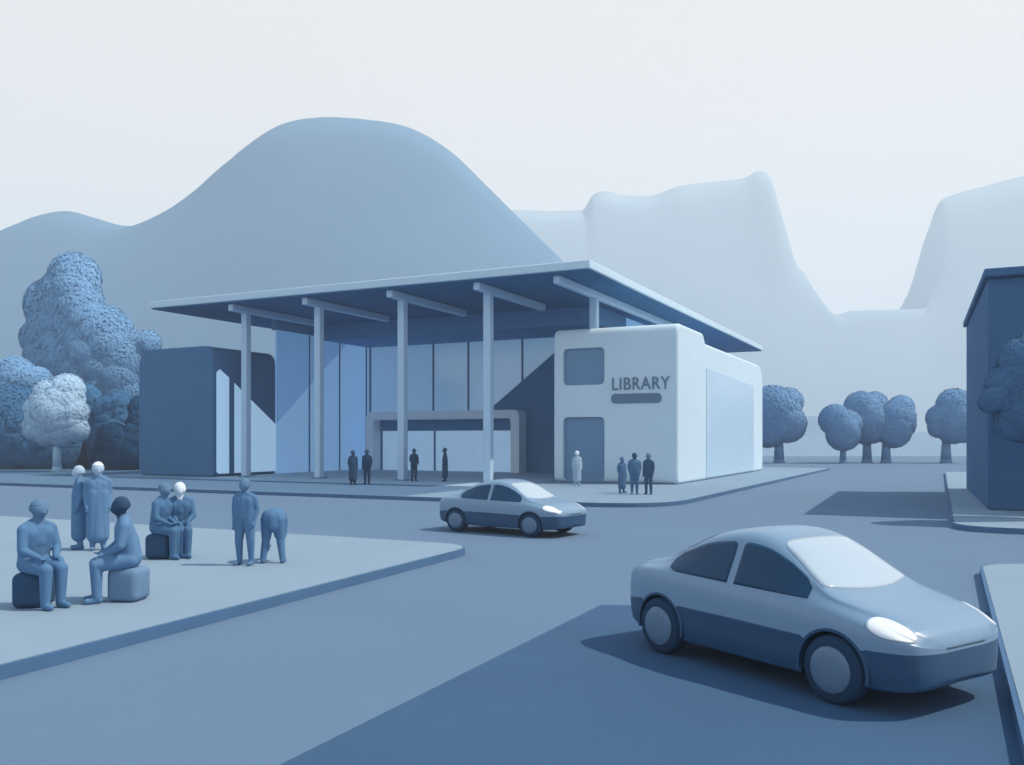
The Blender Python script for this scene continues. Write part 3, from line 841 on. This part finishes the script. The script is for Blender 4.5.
def standing(h=1.7, coat=False, spread=0.10, arms=0.0, stout=1.0, hem=0.16):
    k = h/1.7; c = []; F_ = V3(1, 0, 0)
    hip, sh = 0.90*k, 1.36*k
    for s in (-1, 1):
        c += [(V3(0, s*0.085*k, hip), 0.105*k*stout, V3(0.01, s*spread, 0.48*k), 0.072*k*stout, 0), (V3(0.01, s*spread, 0.48*k), 0.072*k*stout, V3(-0.02, s*spread, 0.09*k), 0.054*k, 0),
              (V3(-0.05, s*spread, 0.045*k), 0.044*k, V3(0.12, s*(spread+0.02), 0.038*k), 0.038*k, 0)]
        a = V3(0, s*0.175*k*stout, sh-0.05*k); e = V3(-0.03+arms*0.05, s*(0.215*k*stout), 1.10*k); w_ = V3(0.04+arms*0.22, s*(0.205*k-arms*0.06), 0.87*k+arms*0.2)
        c += [(a, 0.066*k, e, 0.054*k, 0), (e, 0.053*k, w_, 0.040*k, 0)]
        c += hand_caps(w_, (w_-e), V3(1, 0, 0))
    c += torso(hip+0.04, sh, k, stout)
    if coat:
        c += [(V3(0, 0, 1.05*k), 0.14*k*stout, V3(0, 0, hem+0.13), 0.15*k, 0)]
        for s in (-1, 1):
            c += [(V3(0, s*0.07*k, 1.10*k), 0.135*k*stout, V3(0, s*0.085*k, hem+0.12), 0.12*k, 0)]
    c += [(V3(-0.005, 0, sh-0.02), 0.066*k, V3(0.01, 0, sh+0.14*k), 0.058*k, 1)]
    c += head_caps(V3(0.015, 0, h), F_, 0.28*k)
    return c, V3(0.015, 0, h), F_, 0.28*k
def seated(seat=0.46, k=1.0, lean=0.06, stout=1.12):
    """sitting with the pelvis over the origin, facing +x, feet on the ground"""
    c = []; F_ = V3(1, 0, 0); hz_ = seat+0.11
    kn = V3(0.40*k, 0, seat+0.05)
    for s in (-1, 1):
        hp = V3(0, s*0.095*k, hz_); kk = V3(kn.x, s*0.105*k, kn.z+0.005); an = V3(kn.x-0.01, s*0.105*k, 0.08)
        c += [(hp, 0.125*k, kk, 0.085*k, 0), (kk, 0.083*k, an, 0.060*k, 0), (an+V3(-0.03, 0, -0.032), 0.047, an+V3(0.13, s*0.015, -0.04), 0.040, 0)]
        a = V3(lean+0.01, s*0.175*k*stout, hz_+0.45*k); e = V3(lean+0.06, s*0.215*k*stout, hz_+0.20*k); w_ = V3(0.27*k, s*0.12*k, hz_+0.10*k)
        c += [(a, 0.070*k, e, 0.058*k, 0), (e, 0.056*k, w_, 0.042*k, 0)]; c += hand_caps(w_, V3(1, 0, -0.25), V3(0, -s, 0))
    c += torso(hz_+0.02, hz_+0.49*k, k, stout, -0.02, lean)
    top = V3(lean+0.05, 0, hz_+0.83*k)
    c += [(V3(lean+0.01, 0, hz_+0.48*k), 0.068*k, V3(lean+0.045, 0, hz_+0.64*k), 0.060*k, 1)]
    c += head_caps(top, F_, 0.28*k)
    return c, top, F_, 0.28*k
def bending(k=1.0):
    """bent over from the hips, back rounded, reaching down; faces +x"""
    c = []; F_ = V3(1, 0, 0)
    for s in (-1, 1):
        c += [(V3(0, s*0.09, 0.78), 0.13, V3(0.03, s*0.125, 0.44), 0.080, 0), (V3(0.03, s*0.125, 0.44), 0.076, V3(-0.02, s*0.17, 0.08), 0.056, 0),
              (V3(-0.04, s*0.17, 0.045), 0.045, V3(0.14, s*0.18, 0.038), 0.038, 0)]
        a = V3(0.36, s*0.15, 0.70); e = V3(0.34, s*0.15, 0.48); w_ = V3(0.20, s*0.12, 0.34)
        c += [(a, 0.062, e, 0.047, 0), (e, 0.046, w_, 0.035, 0)]; c += hand_caps(w_, V3(-0.3, 0, -1), V3(0, -s, 0))
        c += [(V3(0.02, s*0.06, 0.81), 0.15, V3(0.22, s*0.075, 0.82), 0.14, 0), (V3(0.22, s*0.075, 0.82), 0.14, V3(0.38, s*0.10, 0.70), 0.10, 0)]
    c += [(V3(-0.03, 0, 0.68), 0.13, V3(0.02, 0, 0.79), 0.175, 0), (V3(0.02, 0, 0.79), 0.175, V3(0.20, 0, 0.81), 0.17, 0)]
    c += [(V3(0.42, 0, 0.66), 0.06, V3(0.50, 0, 0.56), 0.052, 1), (V3(0.52, 0, 0.52), 0.082, V3(0.55, 0, 0.44), 0.07, 1)]
    return c, None, F_, 0.23
def person(pos, face, geo, cloth, head, label, group, voxel=0.012, hair=None):
    caps, top, f, hg = geo
    t = thing('person', pos, 0, label, 'person', group)
    t.rotation_euler = (0, 0, face)
    me = blob_mesh(caps, voxel)
    link('body', me, [CL[cloth], HD[head]], t)
    if top is not None:
        bm = bmesh.new(); bmesh.ops.create_uvsphere(bm, u_segments=24, v_segments=14, radius=1)
        kill = [v for v in bm.verts if v.co.z < -0.35 or (v.co.z < 0.30 and v.co.x > 0.25)]
        r = hg*0.36
        bmesh.ops.delete(bm, geom=kill, context='VERTS')
        c = top - V3(0, 0, hg*0.42)
        for v in bm.verts:
            n = 1+0.03*noise.noise(v.co*3)
            v.co = c + V3(v.co.x*r*1.14-0.014, v.co.y*r*1.11, v.co.z*hg*0.455)*n
        obj('hair', bm, HD[hair or head], t, smooth=True)
    return t
def on_plaza(px, py): return ground(px, py, KZ)
GP = 'people on the plaza in the foreground'; GL = 'people in front of the library'
def seat_block(pos, m, label, w_=0.44, h=0.46, rz=0.0):
    bm = bmesh.new(); box(bm, -w_/2, w_/2, -w_/2, w_/2, 0, h, bev=0.09, seg=5)
    for f in bm.faces: f.smooth = True
    o = obj('stone_seat', bm, m, loc=pos, rot=(0, 0, rz)); tag(o, label, 'seat', 'stone seats on the plaza')
SD = mat('dark stone', (0.030, 0.075, 0.15), 0.9, 0.15, 0.08, 6, 0.1); SP = mat('grey blue stone', (0.13, 0.23, 0.37), 0.9, 0.15, 0.06, 6, 0.1)
# seated pair in front
a = on_plaza(34, 606); seat_block(a, SD, 'dark rounded block seat under the leftmost seated person', rz=0.2)
person(a, R(-28), seated(0.46, k=1.02), 'mid', 'mid', 'leftmost person, seated on a dark block and facing right', GP)
b = on_plaza(129, 600); seat_block(b, SP, 'lighter block seat under the dark-haired person facing left', rz=-0.1)
person(b, R(206), seated(0.46, k=1.03), 'soft', 'dark', 'dark-haired person sitting on a lighter block and facing left', GP)
person(on_plaza(79, 549), R(-150), standing(1.68, coat=True), 'mid', 'pale', 'left of two standing people in long coats, turned to the right one', GP)
person(on_plaza(98, 550), R(-60), standing(1.76, coat=True), 'soft', 'pale', 'taller right one of two standing people in long coats', GP, hair='white')
c = on_plaza(160, 558); seat_block(c, SD, 'dark block seat under the person beside a white-haired one', rz=0.1)
person(c, R(-20), seated(0.46), 'slate', 'mid', 'blue-haired person seated on a dark block beside a white-haired person', GP)
c = on_plaza(179, 556); seat_block(c, SP, 'block seat hidden under the white-haired seated person', w_=0.36, rz=0.1)
person(c, R(-62), seated(0.46), 'slate', 'white', 'white-haired seated person, right of the one on a dark block', GP)
person(on_plaza(245, 565), R(-100), standing(1.52, spread=0.11, stout=1.12), 'mid', 'mid', 'standing person with legs apart beside the stooping one', GP)
person(on_plaza(273, 563), R(96), bending(), 'mid', 'mid', 'person bent right over with rounded back and hidden head', GP)
# under the canopy
vx = 0.016
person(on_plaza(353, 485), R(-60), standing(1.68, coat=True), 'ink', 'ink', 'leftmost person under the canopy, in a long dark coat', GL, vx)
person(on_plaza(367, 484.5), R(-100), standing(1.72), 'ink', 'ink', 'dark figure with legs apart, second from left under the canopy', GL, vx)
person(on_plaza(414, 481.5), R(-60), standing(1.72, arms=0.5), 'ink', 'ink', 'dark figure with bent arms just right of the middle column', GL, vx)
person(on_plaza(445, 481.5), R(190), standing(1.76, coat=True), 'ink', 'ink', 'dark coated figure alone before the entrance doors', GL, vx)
person(on_plaza(577, 486), R(-80), standing(1.66, coat=True), 'pale', 'white', 'pale figure with a white head before the lower dark window', GL, vx)
person(on_plaza(622, 493), R(-60), standing(1.50, coat=True), 'slate', 'mid', 'shortest, left person of the trio below the library lettering', GL, vx)
person(on_plaza(634.5, 494), R(-90), standing(1.66, stout=1.15), 'slate', 'dark', 'middle person of the trio, broad and dark-haired', GL, vx)
person(on_plaza(648.5, 494.5), R(-120), standing(1.66), 'dark', 'mid', 'right person of the trio, darkest clothes', GL, vx)
